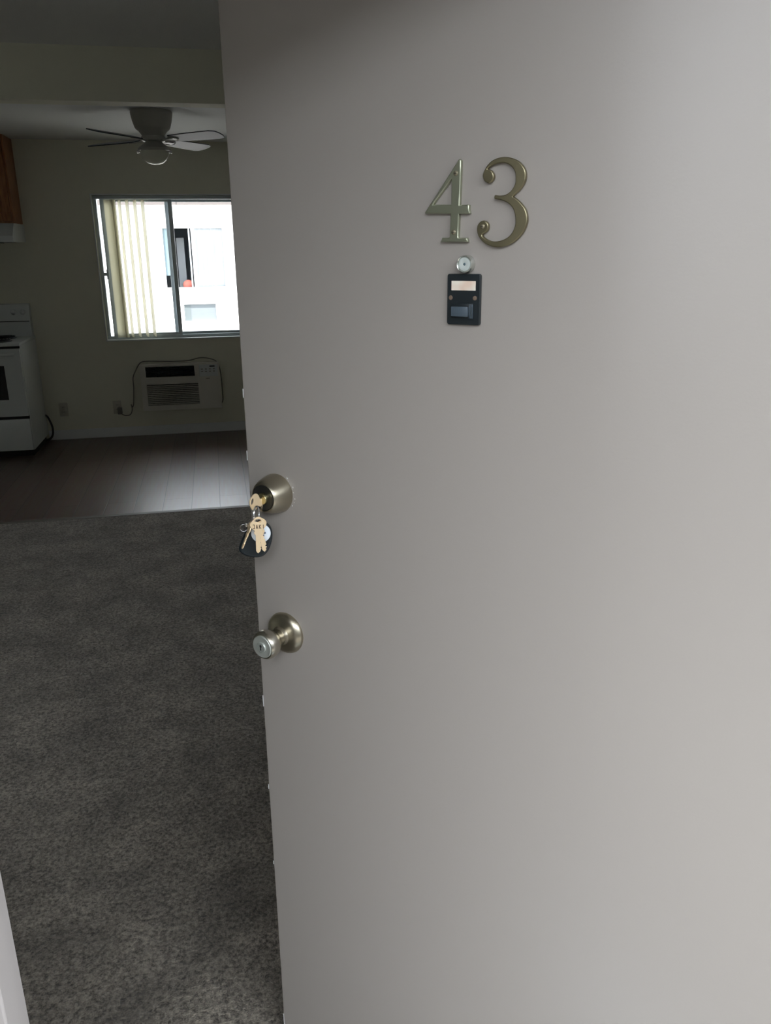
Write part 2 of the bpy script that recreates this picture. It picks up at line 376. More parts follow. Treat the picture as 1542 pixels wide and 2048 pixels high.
# knob
KS, KZ = .062, .9485
kn = obj('door_knob', lathe(bmesh.new(), [(0,0),(.0360,0),(.0364,.0015),(.0352,.005),(.0325,.0085),(.0275,.0115),(.021,.0135),(.0165,.015),(.0150,.018),(.0145,.021),(0,.021)], 48, dm(KS, KZ)), M['antique'], door, True)
kn['label'] = 'tarnished round rose of the lower door knob'
obj('knob_grip', lathe(bmesh.new(), [(0,.019),(.0140,.019),(.0138,.026),(.0150,.031),(.0185,.0355),(.0222,.041),(.0240,.047),(.0242,.053),(.0232,.0575),(.0218,.0600),(.0208,.0612),(.0200,.0600),(0,.0600)], 48, dm(KS, KZ)), M['nickel'], kn, True)
obj('knob_face', lathe(bmesh.new(), [(0,.059),(.0188,.059),(.0190,.0620),(.0182,.0630),(.0100,.0625),(0,.0625)], 40, dm(KS, KZ)), M['nickel_dull'], kn, True)
obj('key_cylinder', lathe(bmesh.new(), [(0,.0615),(.0086,.0615),(.0086,.0640),(.0080,.0650),(0,.0651)], 28, dm(KS, KZ)), M['steel_dull'], kn, True)
bm = bmesh.new(); box(bm, KS-.0009, KS+.0009, -.0656, -.0625, KZ-.0048, KZ+.0048); box(bm, KS-.0019, KS+.0019, -.0655, -.0625, KZ+.0005, KZ+.0042, bev=.0004)
obj('keyhole', bm, M['dark_gap'], kn)

# deadbolt
BS, BZ = .0585, 1.1915
db = obj('deadbolt', lathe(bmesh.new(), [(0,0),(.0315,0),(.0318,.002),(.0314,.006),(.0302,.013),(.0282,.022),(.0246,.031),(.0232,.0335),(.0222,.0345),(.0212,.0340),(.0206,.0325),(0,.0325)], 56, dm(BS, BZ)), M['antique'], door, True)
db['label'] = 'tapered brass collar of the upper deadbolt'
obj('lock_face', lathe(bmesh.new(), [(0,.031),(.0203,.031),(.0203,.0338),(.0192,.0342),(.0182,.0334),(.0140,.0330),(0,.0330)], 48, dm(BS, BZ)), M['lockface'], db, True)
obj('lock_plug', lathe(bmesh.new(), [(0,.032),(.0088,.032),(.0090,.0365),(.0082,.0378),(0,.038)], 28, dm(BS, BZ-.001)), M['plug'], db, True)
bm = bmesh.new(); r0 = random.Random(5)
for k in range(12):
    a = r0.uniform(-.55, .95); rr = r0.uniform(.0326, .0362); s = BS+rr*math.cos(a); z = BZ+rr*math.sin(a); q = r0.uniform(.0003, .0009)
    box(bm, s-q*.6, s+q*.6, -.0004, .0003, z-q*1.4, z+q, bev=.0001, seg=1)
tag(obj('scuffed_paint', bm, M['chip'], door), 'flaked paint specks round the deadbolt')

# peephole
PS, PZ = .3875, 1.5378
pe = obj('peephole', lathe(bmesh.new(), [(0,0),(.0105,0),(.0110,.001),(.0108,.005),(.0104,.0095),(.0098,.0105),(.0090,.0100),(.0084,.0085),(0,.0085)], 40, dm(PS, PZ)), M['peep'], door, True)
pe['label'] = 'round metal peephole below the numerals'
obj('peephole_lens', lathe(bmesh.new(), [(0,.0078),(.0086,.0078),(.0080,.0092),(.0050,.0098),(.0022,.0088),(0,.0084)], 32, dm(PS, PZ)), M['lens'], pe, True)
obj('lens_pupil', lathe(bmesh.new(), [(0,.0082),(.0018,.0082),(.0014,.0094),(0,.0098)], 16, dm(PS, PZ)), mat('pupil_glass', (.08,.12,.14), .05), pe, True)

# ------------------------------------------------------------------ house numerals on the door
def zoom_to_door(pts, off, x0=820, y0=290, k=5.389):
    """outline measured on the photograph, brought onto the door's own plane (true size)"""
    hh = Vector((math.cos(ANG), -math.sin(ANG), 0)); nn = Vector((-math.sin(ANG), -math.cos(ANG), 0)); L0 = Vector((LX, LY, 0))
    out = []
    for a, b in pts:
        u, v = x0+a/k, y0+b/k
        d = rt2*((u-771)/F_PX)-up2*((v-1024)/F_PX)+fw
        C = Vector((0, 0, CAM_H)); t = ((L0+nn*off-C).dot(nn))/d.dot(nn); P = C+d*t
        out.append(((P-L0).dot(hh), P.z))
    return out
def numeral(name, loops, material, label, thick, screws=()):
    t = thing(name, label, 'house number', (LX, LY, 0), -ANG, 'brass house numerals on the door')
    me = outline_mesh(loops, thick, bev=.0011, res=2)
    finish('numeral_body', me, material, t, True, Matrix.Translation((0, -thick/2, 0)) @ ROUT)
    for s, z in screws:
        sc = obj('screw', lathe(bmesh.new(), [(0,0),(.0030,0),(.0030,.0006),(.0021,.0015),(0,.0018)], 20, dm(s, z, thick)), M['rust_brass'], t, True)
        obj('screw_slot', B(s-.0017, s+.0017, -thick-.0021, -thick-.0012, z-.0003, z+.0003), M['dark_gap'], sc)
    return t
FT = .006
four_out = zoom_to_door([(528,150),(548,162),(546,300),(538,500),(532,645),(610,645),(618,640),(635,645),(632,690),(642,738),(600,742),(525,742),(520,900),(516,985),(522,1000),(600,1000),(612,1002),(622,1045),(560,1047),(330,1045),(345,1000),(420,1000),(428,985),(432,850),(436,742),(165,740),(160,728)], FT)
four_in = zoom_to_door([(447,362),(445,500),(442,642),(248,644),(262,618)], FT)
p4 = zoom_to_door([(493,305),(470,940)], FT)
numeral('house_numeral', [four_out, four_in[::-1]], M['numeral4'], 'pale brass numeral 4 on the taupe door, left of the 3', FT, p4)
three_key = [(787,305),(828,222),(900,157),(1000,127),(1090,137),(1172,178),(1226,242),(1245,312),(1234,392),(1190,470),(1112,548),(1120,562),(1172,602),(1235,680),(1260,770),(1251,862),(1200,962),(1110,1050),(1010,1094),(910,1100),(820,1070),(752,1010),(722,940),(725,870),(758,825),(800,815),(832,838),(842,882),(824,932),(776,966),(800,1000),(870,1035),(950,1036),(1040,1002),(1100,940),(1131,860),(1131,770),(1110,690),(1062,632),(1000,600),(945,588),(912,582),(906,562),(915,540),(960,545),(1020,538),(1080,500),(1125,430),(1137,360),(1125,282),(1080,222),(1010,191),(930,200),(870,225),(836,256),(872,272),(898,316),(894,372),(850,412),(802,388),(784,345)]
three_pts = zoom_to_door([(p.x, p.y) for p in catmull([(a, b, 0) for a, b in three_key], 4, True)], FT)
p3 = zoom_to_door([(782,878),(1010,150)], FT)
numeral('house_numeral', [three_pts], M['numeral3'], 'dark tarnished brass numeral 3 on the taupe door, right of the 4', FT, p3[:1])

# ------------------------------------------------------------------ door bell push
bell = thing('doorbell', 'black door bell plate with cream name card below the peephole', 'doorbell', (LX, LY, 0), -ANG)
S0, S1, Z0, Z1 = .3618, .4080, 1.4640, 1.5262
def rrect(x0, x1, y0, y1, r, n=5):
    out = []
    for cx, cy, a in ((x1-r,y1-r,0),(x0+r,y1-r,PI/2),(x0+r,y0+r,PI),(x1-r,y0+r,1.5*PI)):
        out += [(cx+r*math.cos(a+PI/2*i/n), cy+r*math.sin(a+PI/2*i/n)) for i in range(n+1)]
    return out
finish('plate', outline_mesh([rrect(S0, S1, Z0, Z1, .0028)], .005, bev=.0009, res=2), M['bell'], bell, True, Matrix.Translation((0, -.0025, 0)) @ ROUT)
obj('name_card', B(.3680, .4018, -.0056, -.004, 1.5062, 1.5178, bev=.0003), M['name_card'], bell)
for s in (.3672, .4012):
    sc = obj('screw', lathe(bmesh.new(), [(0,.0045),(.0029,.0045),(.0027,.0058),(0,.0063)], 18, dm(s, 1.4972)), M['rust'], bell, True)
box_bm = bmesh.new()
box(box_bm, .3692, .3990, -.0075, -.004, 1.4724, 1.4905, bev=.0008)
obj('button_surround', box_bm, M['bell'], bell, True)
obj('ribbed_grip', box(box(box(bmesh.new(), .3952, .3962, -.0092, -.007, 1.4722, 1.4898, bev=.0003), .3970, .3978, -.0090, -.007, 1.4722, 1.4898, bev=.0003), .3986, .3994, -.0086, -.006, 1.4722, 1.4898, bev=.0003), M['bell_button'], bell, True)
obj('push_button', B(.3705, .3940, -.0115, -.005, 1.4745, 1.4868, bev=.0010), M['bell_button'], bell, True)

# ------------------------------------------------------------------ keys
def key_outline(L_=.056, bow=.0125, cuts=None, seedv=1):
    """key in x/y: bow centre at origin, blade pointing to -y"""
    r = random.Random(seedv); p = []
    # bow: rounded, slightly squared
    for i in range(-4, 21):
        a = -PI/2+.45+ (2*PI-.9)*(i+4)/24
        q = 1+.05*math.cos(4*a); p.append((bow*q*math.cos(a), bow*.92*q*math.sin(a)))
    hw = .0041; top = -bow*.78
    # after the loop we are at lower left of bow
    p += [(-.0062, top-.002), (-.0062, top-.0055), (-hw, top-.007)]
    y = -L_+bow
    p += [(-hw, y+.004), (-hw+.0018, y+.001), (-.0008, y)]
    # cut side
    yy = y+.003; p.append((hw-.002, yy))
    n = 6; stp = (abs(y)-abs(top)-.012)/n
    for i in range(n):
        d = r.uniform(.0003, .0024); p += [(hw-d, yy+stp*(i+.35)), (hw-d, yy+stp*(i+.6)), (hw-.0001, yy+stp*(i+1))]
    p += [(hw, top-.007), (.0062, top-.0055), (.0062, top-.002)]
    return p
def hole(cx, cy, rx, ry, n=16): return [(cx+rx*math.cos(-2*PI*i/n), cy+ry*math.sin(-2*PI*i/n)) for i in range(n)]
def key_mesh(**k): return outline_mesh([key_outline(**k), hole(0, .0062, .0052, .0030)], .0021, bev=.0003, res=1)
hh = Vector((math.cos(ANG), -math.sin(ANG), 0)); nn = Vector((-math.sin(ANG), -math.cos(ANG), 0)); L0 = Vector((LX, LY, 0)); ZU = Vector((0, 0, 1))
def frame(origin, ex, ey):
    ex = Vector(ex).normalized(); ez = ex.cross(Vector(ey)).normalized(); ey = ez.cross(ex)
    m = Matrix((ex, ey, ez)).transposed().to_4x4(); m.translation = origin; return m
def dpt(s, z, off): return L0+hh*s+nn*off+ZU*z
def pix(u, v, off):
    d = rt2*((u-771)/F_PX)-up2*((v-1024)/F_PX)+fw; C = Vector((0, 0, CAM_H)); t = ((L0+nn*off-C).dot(nn))/d.dot(nn); return C+d*t
def key_obj(name, label, origin, ex, ey, **k):
    t = thing(name, label, 'key', origin, 0, 'brass keys on the split ring')
    mt = frame(Vector((0,0,0)), ex, ey)
    b = finish('key_blade', key_mesh(**k), M['brass'], t, True, mt)
    return t, mt
# key standing in the lock: bow in a vertical plane, blade along the lock axis
kc = dpt(BS, BZ-.001, .0535)
t_in, mt = key_obj('door_key', 'brass key turned in the upper deadbolt', kc, nn*.35+ZU*-1.0, nn*1.0+ZU*.12, L_=.034, seedv=4)
# split ring through its bow
rc = pix(512, 1028, .062)
ringdir = (nn*.93+hh*.37).normalized()
ring = obj('key_ring', tube(tube(bmesh.new(), ring_pts((0,0,0), .0118, ZU, ringdir), .0009, 8, True), ring_pts((.0012,0.0012,0), .0118, ZU, ringdir), .0009, 8, True), M['steel'], None, True)
ring.location = rc; tag(ring, 'steel split ring hanging from the key in the deadbolt', 'key ring')
# two hanging keys facing the camera
view = (Vector((0, 0, CAM_H))-rc); view.z = 0; view.normalize(); side = Vector((-view.y, view.x, 0)); 
if side.dot(rt) < 0: side = -side
o1 = pix(516, 1049, .068)
def tilt(a): return (side*math.cos(a)+ZU*math.sin(a)), (ZU*math.cos(a)-side*math.sin(a))
def engraving(parent, mt, z):
    bm = bmesh.new()
    def st(x0, y0, x1, y1, w_=.0009):
        a = Vector((x0, y0, 0)); b = Vector((x1, y1, 0)); d = (b-a).normalized(); n_ = Vector((-d.y, d.x, 0))*w_/2
        vs = [bm.verts.new(p+Vector((0, 0, z))) for p in (a-n_, b-n_, b+n_, a+n_)]; f = bm.faces.new(vs)
        ex = bmesh.ops.extrude_face_region(bm, geom=[f]); bmesh.ops.translate(bm, vec=(0, 0, .0002), verts=[v for v in ex['geom'] if isinstance(v, bmesh.types.BMVert)])
    y0, y1 = -.0062, .0002
    st(-.0078,y1,-.0052,y1); st(-.0055,y1,-.0055,y0); st(-.0078,y0+.001,-.0055,y0)
    st(-.0030,y0,-.0018,y1); st(-.0018,y1,-.0006,y0); st(-.0026,y0+.0024,-.001,y0+.0024)
    st(.0018,y0,.0018,y1); st(.0018,y0+.003,.0042,y1); st(.0024,y0+.003,.0044,y0)
    st(.0078,y0,.0078,y1)
    obj('engraved_letters', bm, M['keymark'], parent, False, mt)
ex, ey = tilt(-.03)
k2, mt2 = key_obj('house_key', 'brass house key hanging behind its twin, blade swung to the right', o1-view*.003+side*.001, *tilt(.17), L_=.0575, bow=.0115, seedv=2)
k1, mt1 = key_obj('house_key', 'brass house key hanging in front with letters stamped on its bow', o1+view*.001, ex, ey, L_=.0575, bow=.0116, seedv=9)
engraving(k1, mt1, .00105)
# third key seen on edge, left of the fob
o3 = pix(499, 1056, .070)
k3, mt3 = key_obj('house_key', 'brass key seen on edge at the left of the black fob', o3, (view*.99+side*.10-ZU*.04).normalized(), (ZU*.93+side*.37).normalized(), L_=.046, bow=.010, seedv=6)
# black fob with silver disc
of = pix(515, 1081, .052)
fob = thing('key_fob', 'black rounded key fob with pale round badge behind the keys', 'key fob', of)
exf, eyf = tilt(-.38)
mtf = frame(Vector((0,0,0)), exf, eyf)
fo = [(-.017,.030),(-.024,.018),(-.0265,.002),(-.0275,-.016),(-.0245,-.025),(-.013,-.0295),(.004,-.0285),(.017,-.023),(.0235,-.012),(.0245,.003),(.021,.018),(.013,.029),(0,.034)]
fo = [(p.x*.88, p.y*.97) for p in catmull([(a, b, 0) for a, b in fo], 4, True)]
finish('fob_shell', outline_mesh([fo], .010, bev=.0042, res=4), M['fob'], fob, True, mtf)
dc = (mtf.to_3x3() @ Vector((0, 0, 1)))*.0; 
cpos = pix(522, 1069, .056)-of
nrm = (mtf.to_3x3() @ Vector((0, 0, 1))).normalized()
if nrm.dot(view) < 0: nrm = -nrm
exd = side; eyd = nrm.cross(exd) if nrm.cross(exd).z > 0 else exd.cross(nrm)
md = frame(cpos - nrm*(cpos.dot(nrm)) + nrm*.0046, exd, eyd)
disc = obj('badge_disc', lathe(bmesh.new(), [(0,0),(.0150,0),(.0150,.0008),(.0142,.0014),(0,.0016)], 40), M['disc'], fob, True, md)
bm = bmesh.new(); box(bm, .0030, .0048, -.0065, .0012, .0015, .0019); box(bm, .0036, .0075, -.0008, .0020, .0015, .0019, bev=.0002); obj('badge_mark', bm, M['mark'], disc, False, md)
# small clasp ring left of the keys
oc = pix(487.5, 1056, .070)
cl = thing('clasp_ring', 'tiny steel ring and clasp sticking out left of the keys', 'key ring', oc)
obj('loop', tube(bmesh.new(), ring_pts((0,0,0), .0056, side, ZU)[3:27], .0006, 8), M['steel'], cl, True)
obj('swivel', lathe(bmesh.new(), [(0,-.0025),(.0022,-.002),(.0026,.0005),(.0018,.003),(0,.0035)], 14, Matrix.Translation(side*.0042+ZU*.0042)), M['steel'], cl, True)
obj('pin', tube(bmesh.new(), [side*.0055+ZU*.0055, side*.0125+ZU*.0115], .0005, 6), M['steel'], cl, True)

# ------------------------------------------------------------------ our window
win = tag(obj('window_1', (lambda bm: (box(bm, WX0, WX1, YB+.05, YB+.13, WZ0, WZ0+.028, bev=.002), box(bm, WX0, WX1, YB+.05, YB+.13, WZ1-.028, WZ1, bev=.002), box(bm, WX0, WX0+.028, YB+.05, YB+.13, WZ0+.028, WZ1-.028, bev=.002), box(bm, WX1-.028, WX1, YB+.05, YB+.13, WZ0+.028, WZ1-.028, bev=.002), bm)[-1])(bmesh.new()), M['alu']), 'aluminium sliding window in the back wall', kind='structure')
def sash(x0, x1, y, name):
    bm = bmesh.new(); a, b = WZ0+.022, WZ1-.022; st = .034
    box(bm, x0, x0+st, y, y+.024, a, b, bev=.002); box(bm, x1-st, x1, y, y+.024, a, b, bev=.002)
    box(bm, x0+st, x1-st, y, y+.024, a, a+.026, bev=.002); box(bm, x0+st, x1-st, y, y+.024, b-.026, b, bev=.002)
    s = obj(name, bm, M['alu'], win)
    obj('pane', B(x0+st-.004, x1-st+.004, y+.010, y+.014, a+.022, b-.022), M['glass'], s); return s
s1 = sash(-.862, -.283, YB+.060, 'sliding_sash')
obj('latch', box(box(bmesh.new(), -.889, -.860, YB+.052, YB+.080, 1.372, 1.398, bev=.002), -.866, -.845, YB+.046, YB+.062, 1.345, 1.425, bev=.003), M['alu'], s1)
sash(-.345, WX1-.024, YB+.092, 'fixed_sash')
# slim plaster bead round the opening and the sill board
bm = bmesh.new(); e = .010
box(bm, WX0-e, WX0, YB-.005, YB+.02, WZ0-e, WZ1+e, bev=.002); box(bm, WX1, WX1+e, YB-.005, YB+.02, WZ0-e, WZ1+e, bev=.002)
box(bm, WX0, WX1, YB-.005, YB+.02, WZ1, WZ1+e, bev=.002); box(bm, WX0, WX1, YB-.012, YB+.05, WZ0-e, WZ0+.002, bev=.002)
struct('trim_7', bm, M['trim'], label='pale bead and sill round the back window')

# vertical blind drawn to the left
bl = thing('vertical_blind', 'white vertical blind bunched at the left of the back window', 'window blind', (WX0, YB+.02, WZ1))
obj('head_rail', B(.01, WX1-WX0-.01, -.018, .018, -.030, -.004, bev=.003), M['alu'], bl)
def slat(xc, ang, wd=.089, z0=-1.148, z1=-.034):
    bm = bmesh.new(); n = 6; V = []
    for i in range(n+1):
        t = -1+2*i/n; x = wd/2*t; y = .006*(1-t*t)
        V.append([[bm.verts.new((x, y+dy, z)) for z in (z0, z1)] for dy in (0, .0008)])
    for i in range(n):
        a, b = V[i], V[i+1]
        for k in (0, 1): bm.faces.new((a[k][0], b[k][0], b[k][1], a[k][1]))
        for k in (0, 1): bm.faces.new((a[0][k], a[1][k], b[1][k], b[0][k]))
    for q in (V[0], V[-1]): bm.faces.new((q[0][0], q[1][0], q[1][1], q[0][1]))
    return obj('slat', bm, M['slat'], bl, True, Matrix.Translation((xc, 0, 0)) @ Matrix.Rotation(ang, 4, 'Z'))
sl = [(.132, -.22), (.150, -1.20), (.172, -1.20), (.212, -1.20), (.273, -1.20), (.335, -1.20), (.397, -1.20)]
for xc, an in sl: slat(xc, an)
for x in (.409, .668):
    bm = bmesh.new(); tube(bm, [(x,0,-.03),(x,0,-.052),(x+.006,0,-.062),(x,0,-.070),(x-.005,0,-.062)], .0022, 6); box(bm, x-.005, x+.005, -.003, .003, -.046, -.028); obj('carrier_hook', bm, M['alu'], bl)

# unseen front window beside the entrance, added to light the room and carpet
bm = bmesh.new()
for a, b, c, d in ((-2.75,-1.15,.90,.93),(-2.75,-1.15,2.0,2.03),(-2.75,-2.72,.93,2.0),(-1.18,-1.15,.93,2.0),(-1.97,-1.93,.93,2.0)): box(bm, a, b, YF0+.04, YF0+.10, c, d, bev=.002)
w3 = struct('window_added_front', bm, M['alu'], label='unseen front window added to light the front room')
obj('pane', B(-2.73, -1.17, YF0+.068, YF0+.072, .92, 2.01), M['glass'], w3)

# ------------------------------------------------------------------ wall air conditioner
AX0, AX1, AZ0, AZ1, AY = -.660, .006, .240, .632, YB-.115
ac = thing('air_conditioner', 'beige through-wall air conditioner under the back window', 'air conditioner', (AX0, YB, AZ0))
ac_w, ac_h = AX1-AX0, AZ1-AZ0
def acx(bm): return bm
P_ = Matrix.Translation((-AX0, -YB, -AZ0))
def aobj(name, bm, m_, smooth=False, parent=None): return obj(name, bm, m_, parent or ac, smooth, P_)
aobj('cabinet', B(AX0, AX1, AY+.012, YB-.001, AZ0, AZ1, bev=.006), M['ac'])
def frame_bm(x0, x1, z0, z1, holes, y0, y1): return hole_wall(y0, y1, x0, x1, z0, z1, holes)
aobj('front_grille', frame_bm(AX0-.004, AX1+.004, AZ0-.004, AZ1+.004, [(-.617,-.205,.527,.617), (-.620,-.181,.282,.463)], AY-.008, AY+.013), M['ac'])
aobj('vent_recess', box(box(bmesh.new(), -.620, -.203, AY+.012, AY+.014, .524, .62), -.622, -.179, AY+.012, AY+.014, .28, .465), M['ac_dark'])
for k in range(7):
    z = .536+k*.0122; bm = bmesh.new(); box(bm, -.617, -.205, AY-.003, AY+.010, z, z+.003); aobj('air_louver', bm, M['ac_dark'])
for x in (-.52, -.412, -.30): aobj('vertical_vane', B(x-.002, x+.002, AY-.004, AY+.010, .527, .617), M['ac_dark'])
for k in range(11):
    z = .288+k*.0158; bm = bmesh.new(); box(bm, -.620, -.181, AY-.007, AY+.004, z, z+.0068, bev=.001, seg=1); aobj('intake_slat', bm, M['ac'])
aobj('control_panel', B(-.164, -.006, AY-.011, AY-.007, .520, .622, bev=.001), M['ac_panel'])
bm = bmesh.new()
aobj('display', B(-.075, -.030, AY-.0125, AY-.010, .600, .612), M['black'])
for i in range(4):
    for j in range(2):
        x = -.140+i*.034; z = .583-j*.020; aobj('button', B(x-.008, x+.008, AY-.0128, AY-.010, z-.004, z+.004, bev=.001), M['cord'])
aobj('maker_plate', B(-.112, -.078, AY-.0095, AY-.0075, .498, .504), M['cord'])
# cord looped over the case and down to the socket
cy = YB-.02
cord = [(.002,YB-.07,.262),(.022,YB-.06,.30),(.022,cy,.42),(.016,cy,.55),(-.01,cy,.63),(-.08,cy,.662),(-.16,cy,.668),(-.24,cy,.650),(-.36,cy,.646),(-.50,cy,.650),(-.62,cy,.655),(-.665,cy,.640),(-.70,cy,.59),(-.735,cy,.52),(-.738,cy,.44),(-.745,cy,.36),(-.755,cy,.28),(-.768,cy,.262),(-.775,cy,.285),(-.770,cy,.24),(-.790,cy,.195),(-.835,YB-.03,.190),(-.868,YB-.045,.215)]
aobj('power_cord', tube(bmesh.new(), cord, .0045, 8, smooth=4), M['cord'], True)
aobj('plug', B(-.893, -.855, YB-.055, YB-.008, .205, .262, bev=.006), M['cord'], True)

def outlet(x, z, label, g='wall outlets of the back wall'):
    t = thing('wall_outlet', label, 'outlet', (x, YB, z), 0, g)
    obj('cover_plate', B(-.036, .036, -.006, 0, -.058, .058, bev=.003), M['outlet'], t, True)
    for s in (-.020, .020):
        r = obj('socket', lathe(bmesh.new(), [(0,0),(.016,0),(.016,.008),(.0145,.009),(0,.009)], 20, Matrix.Translation((0, 0, s)) @ ROUT), M['outlet'], t, True)
        obj('slots', box(box(bmesh.new(), -.0075, -.005, -.0095, -.007, s-.004, s+.006), .005, .0075, -.0095, -.007, s-.004, s+.006), M['dark_gap'], r)
    return t
outlet(-1.345, .262, 'empty wall outlet between the stove and the air conditioner cord')
outlet(-.895, .262, 'wall outlet holding the air conditioner plug')

# ------------------------------------------------------------------ stove
SX1 = -1.492; SX0 = SX1-.76; SY0, SY1 = 6.80, YB-.012
st = thing('stove', 'white freestanding electric stove against the back wall', 'stove', (SX1, SY1, 0))
PS_ = Matrix.Translation((-SX1, -SY1, 0))
def sobj(name, bm, m_, smooth=False, parent=None): return obj(name, bm, m_, parent or st, smooth, PS_)
sobj('body', B(SX0, SX1, SY0+.03, SY1, .055, .880, bev=.004), M['enamel'])
sobj('shaded_plinth', B(SX0+.02, SX1-.02, SY0+.07, SY1-.02, .0, .056), M['dark_gap'])  # near-black colour stands in for the shadow under the stove
sobj('cooktop', B(SX0-.004, SX1+.004, SY0-.004, SY1, .880, .905, bev=.006), M['enamel'], True)
sobj('front_gap', B(SX0+.004, SX1-.004, SY0+.020, SY0+.032, .862, .880), M['dark_gap'])
od = sobj('oven_door', hole_wall(SY0-.012, SY0+.028, SX0+.003, SX1-.003, .338, .862, [(SX0+.135, SX1-.128, .470, .735)]), M['enamel'])
sobj('door_window', B(SX0+.135, SX1-.128, SY0-.004, SY0+.006, .470, .735), M['black_glass'], parent=od)
bm = bmesh.new(); box(bm, SX0+.04, SX1-.035, SY0-.058, SY0-.036, .812, .836, bev=.007)
for x in (SX0+.06, SX1-.06): box(bm, x-.014, x+.014, SY0-.04, SY0-.010, .815, .833, bev=.003)
sobj('door_handle', bm, M['enamel'], True, od)
sobj('drawer_gap', B(SX0+.004, SX1-.004, SY0+.012, SY0+.03, .312, .338), M['dark_gap'])
sobj('storage_drawer', B(SX0+.003, SX1-.003, SY0-.008, SY0+.028, .062, .313, bev=.005), M['enamel'], True)
# backguard with sloped control panel
bm = bmesh.new(); prof = [(SY1-.075,.905),(SY1-.085,1.035),(SY1-.055,1.160),(SY1-.012,1.168),(SY1,1.160),(SY1,.905)]
A = [bm.verts.new((SX0+.004, y, z)) for y, z in prof]; B2 = [bm.verts.new((SX1-.004, y, z)) for y, z in prof]
bm.faces.new(A); bm.faces.new(B2)
for i in range(len(prof)): j = (i+1) % len(prof); bm.faces.new((A[i], A[j], B2[j], B2[i]))
bg = sobj('backguard', bm, M['enamel'])
sobj('panel_groove', B(SX0+.01, SX1-.01, SY1-.0865, SY1-.08, 1.024, 1.030), M['dark_gap'], parent=bg)
for x in (SX1-.055, SX1-.128, SX0+.055, SX0+.128):
    mk = Matrix.Translation((x, SY1-.070, 1.100)) @ Matrix.Rotation(PI/2-.24, 4, 'X')
    kb = sobj('burner_knob', lathe(bmesh.new(), [(0,0),(.021,0),(.020,.010),(.016,.020),(0,.022)], 20, mk), M['enamel'], True)
    sobj('pointer', box(bmesh.new(), -.003, .003, -.016, .016, .018, .030, bev=.001), M['enamel'], parent=kb).data.transform(PS_ @ mk @ PS_.inverted())
for x, y, r in ((SX1-.19, SY0+.16, .10), (SX1-.19, SY0+.42, .08), (SX0+.19, SY0+.16, .08), (SX0+.19, SY0+.42, .10)):
    pn = sobj('drip_pan', lathe(bmesh.new(), [(0,.003),(r*.8,.003),(r,.006),(r+.008,.004),(r+.008,0),(0,0)], 32, Matrix.Translation((x, y, .905))), M['black'], True)
    bm = bmesh.new()
    for q in (.25, .5, .75, .95): tube(bm, ring_pts((x, y, .919), r*q, (1,0,0), (0,1,0)), .0045, 6, True)
    sobj('coil', bm, M['black'], True, pn)
sobj('supply_cord', tube(bmesh.new(), [(SX1-.06,SY1-.02,.24),(SX1+.006,SY1-.035,.225),(SX1+.035,SY1-.045,.17),(SX1+.048,SY1-.05,.11),(SX1+.038,SY1-.05,.05),(SX1+.005,SY1-.05,.018),(SX1-.06,SY1-.05,.012)], .009, 8, smooth=4), M['cord_dark'], True)

# range hood and cabinet
hd = thing('range_hood', 'white range hood under the orange wall cabinet', 'range hood', (SX1, YB, 1.645))
def hobj(name, bm, m_, parent=None, smooth=False): return obj(name, bm, m_, parent or hd, smooth, Matrix.Translation((-SX1, -YB, -1.645)))
bm = bmesh.new(); prof = [(YB-.46,1.645),(YB-.46,1.690),(YB-.36,1.783),(YB,1.783),(YB,1.645)]
HX0, HX1 = SX0+.005, SX1+.03
A = [bm.verts.new((HX0, y, z)) for y, z in prof]; B2 = [bm.verts.new((HX1, y, z)) for y, z in prof]; bm.faces.new(A); bm.faces.new(B2)
for i in range(len(prof)): j = (i+1) % len(prof); bm.faces.new((A[i], A[j], B2[j], B2[i]))
hobj('hood_shell', bm, M['enamel'])
hobj('grease_filter', B(HX0+.15, HX1-.15, YB-.36, YB-.08, 1.640, 1.646), M['ac_dark'])
cb = thing('wall_cabinet', 'orange wood wall cabinet above the range hood', 'cabinet', (SX1, YB, 1.786))
def cobj(name, bm, m_, parent=None, smooth=False): return obj(name, bm, m_, parent or cb, smooth, Matrix.Translation((-SX1, -YB, -1.786)))
CX0, CX1 = SX0+.005, SX1+.025
cobj('carcass', B(CX0, CX1, YB-.31, YB-.001, 1.786, ZC-.003), M['cabinet'])
for a, b in ((CX0+.012, (CX0+CX1)/2-.004), ((CX0+CX1)/2+.004, CX1-.012)):
    dd = cobj('cabinet_door', box(box(bmesh.new(), a, b, YB-.330, YB-.311, 1.800, ZC-.03, bev=.003), a+.06, b-.06, YB-.334, YB-.329, 1.86, ZC-.09, bev=.003), M['cabinet'])
    cobj('knob', lathe(bmesh.new(), [(0,0),(.006,0),(.006,.012),(.014,.018),(.012,.026),(0,.028)], 16, Matrix.Translation(((b-.03) if a < CX0+.1 else (a+.03), YB-.330, 1.84)) @ ROUT), M['antique'], dd, True)

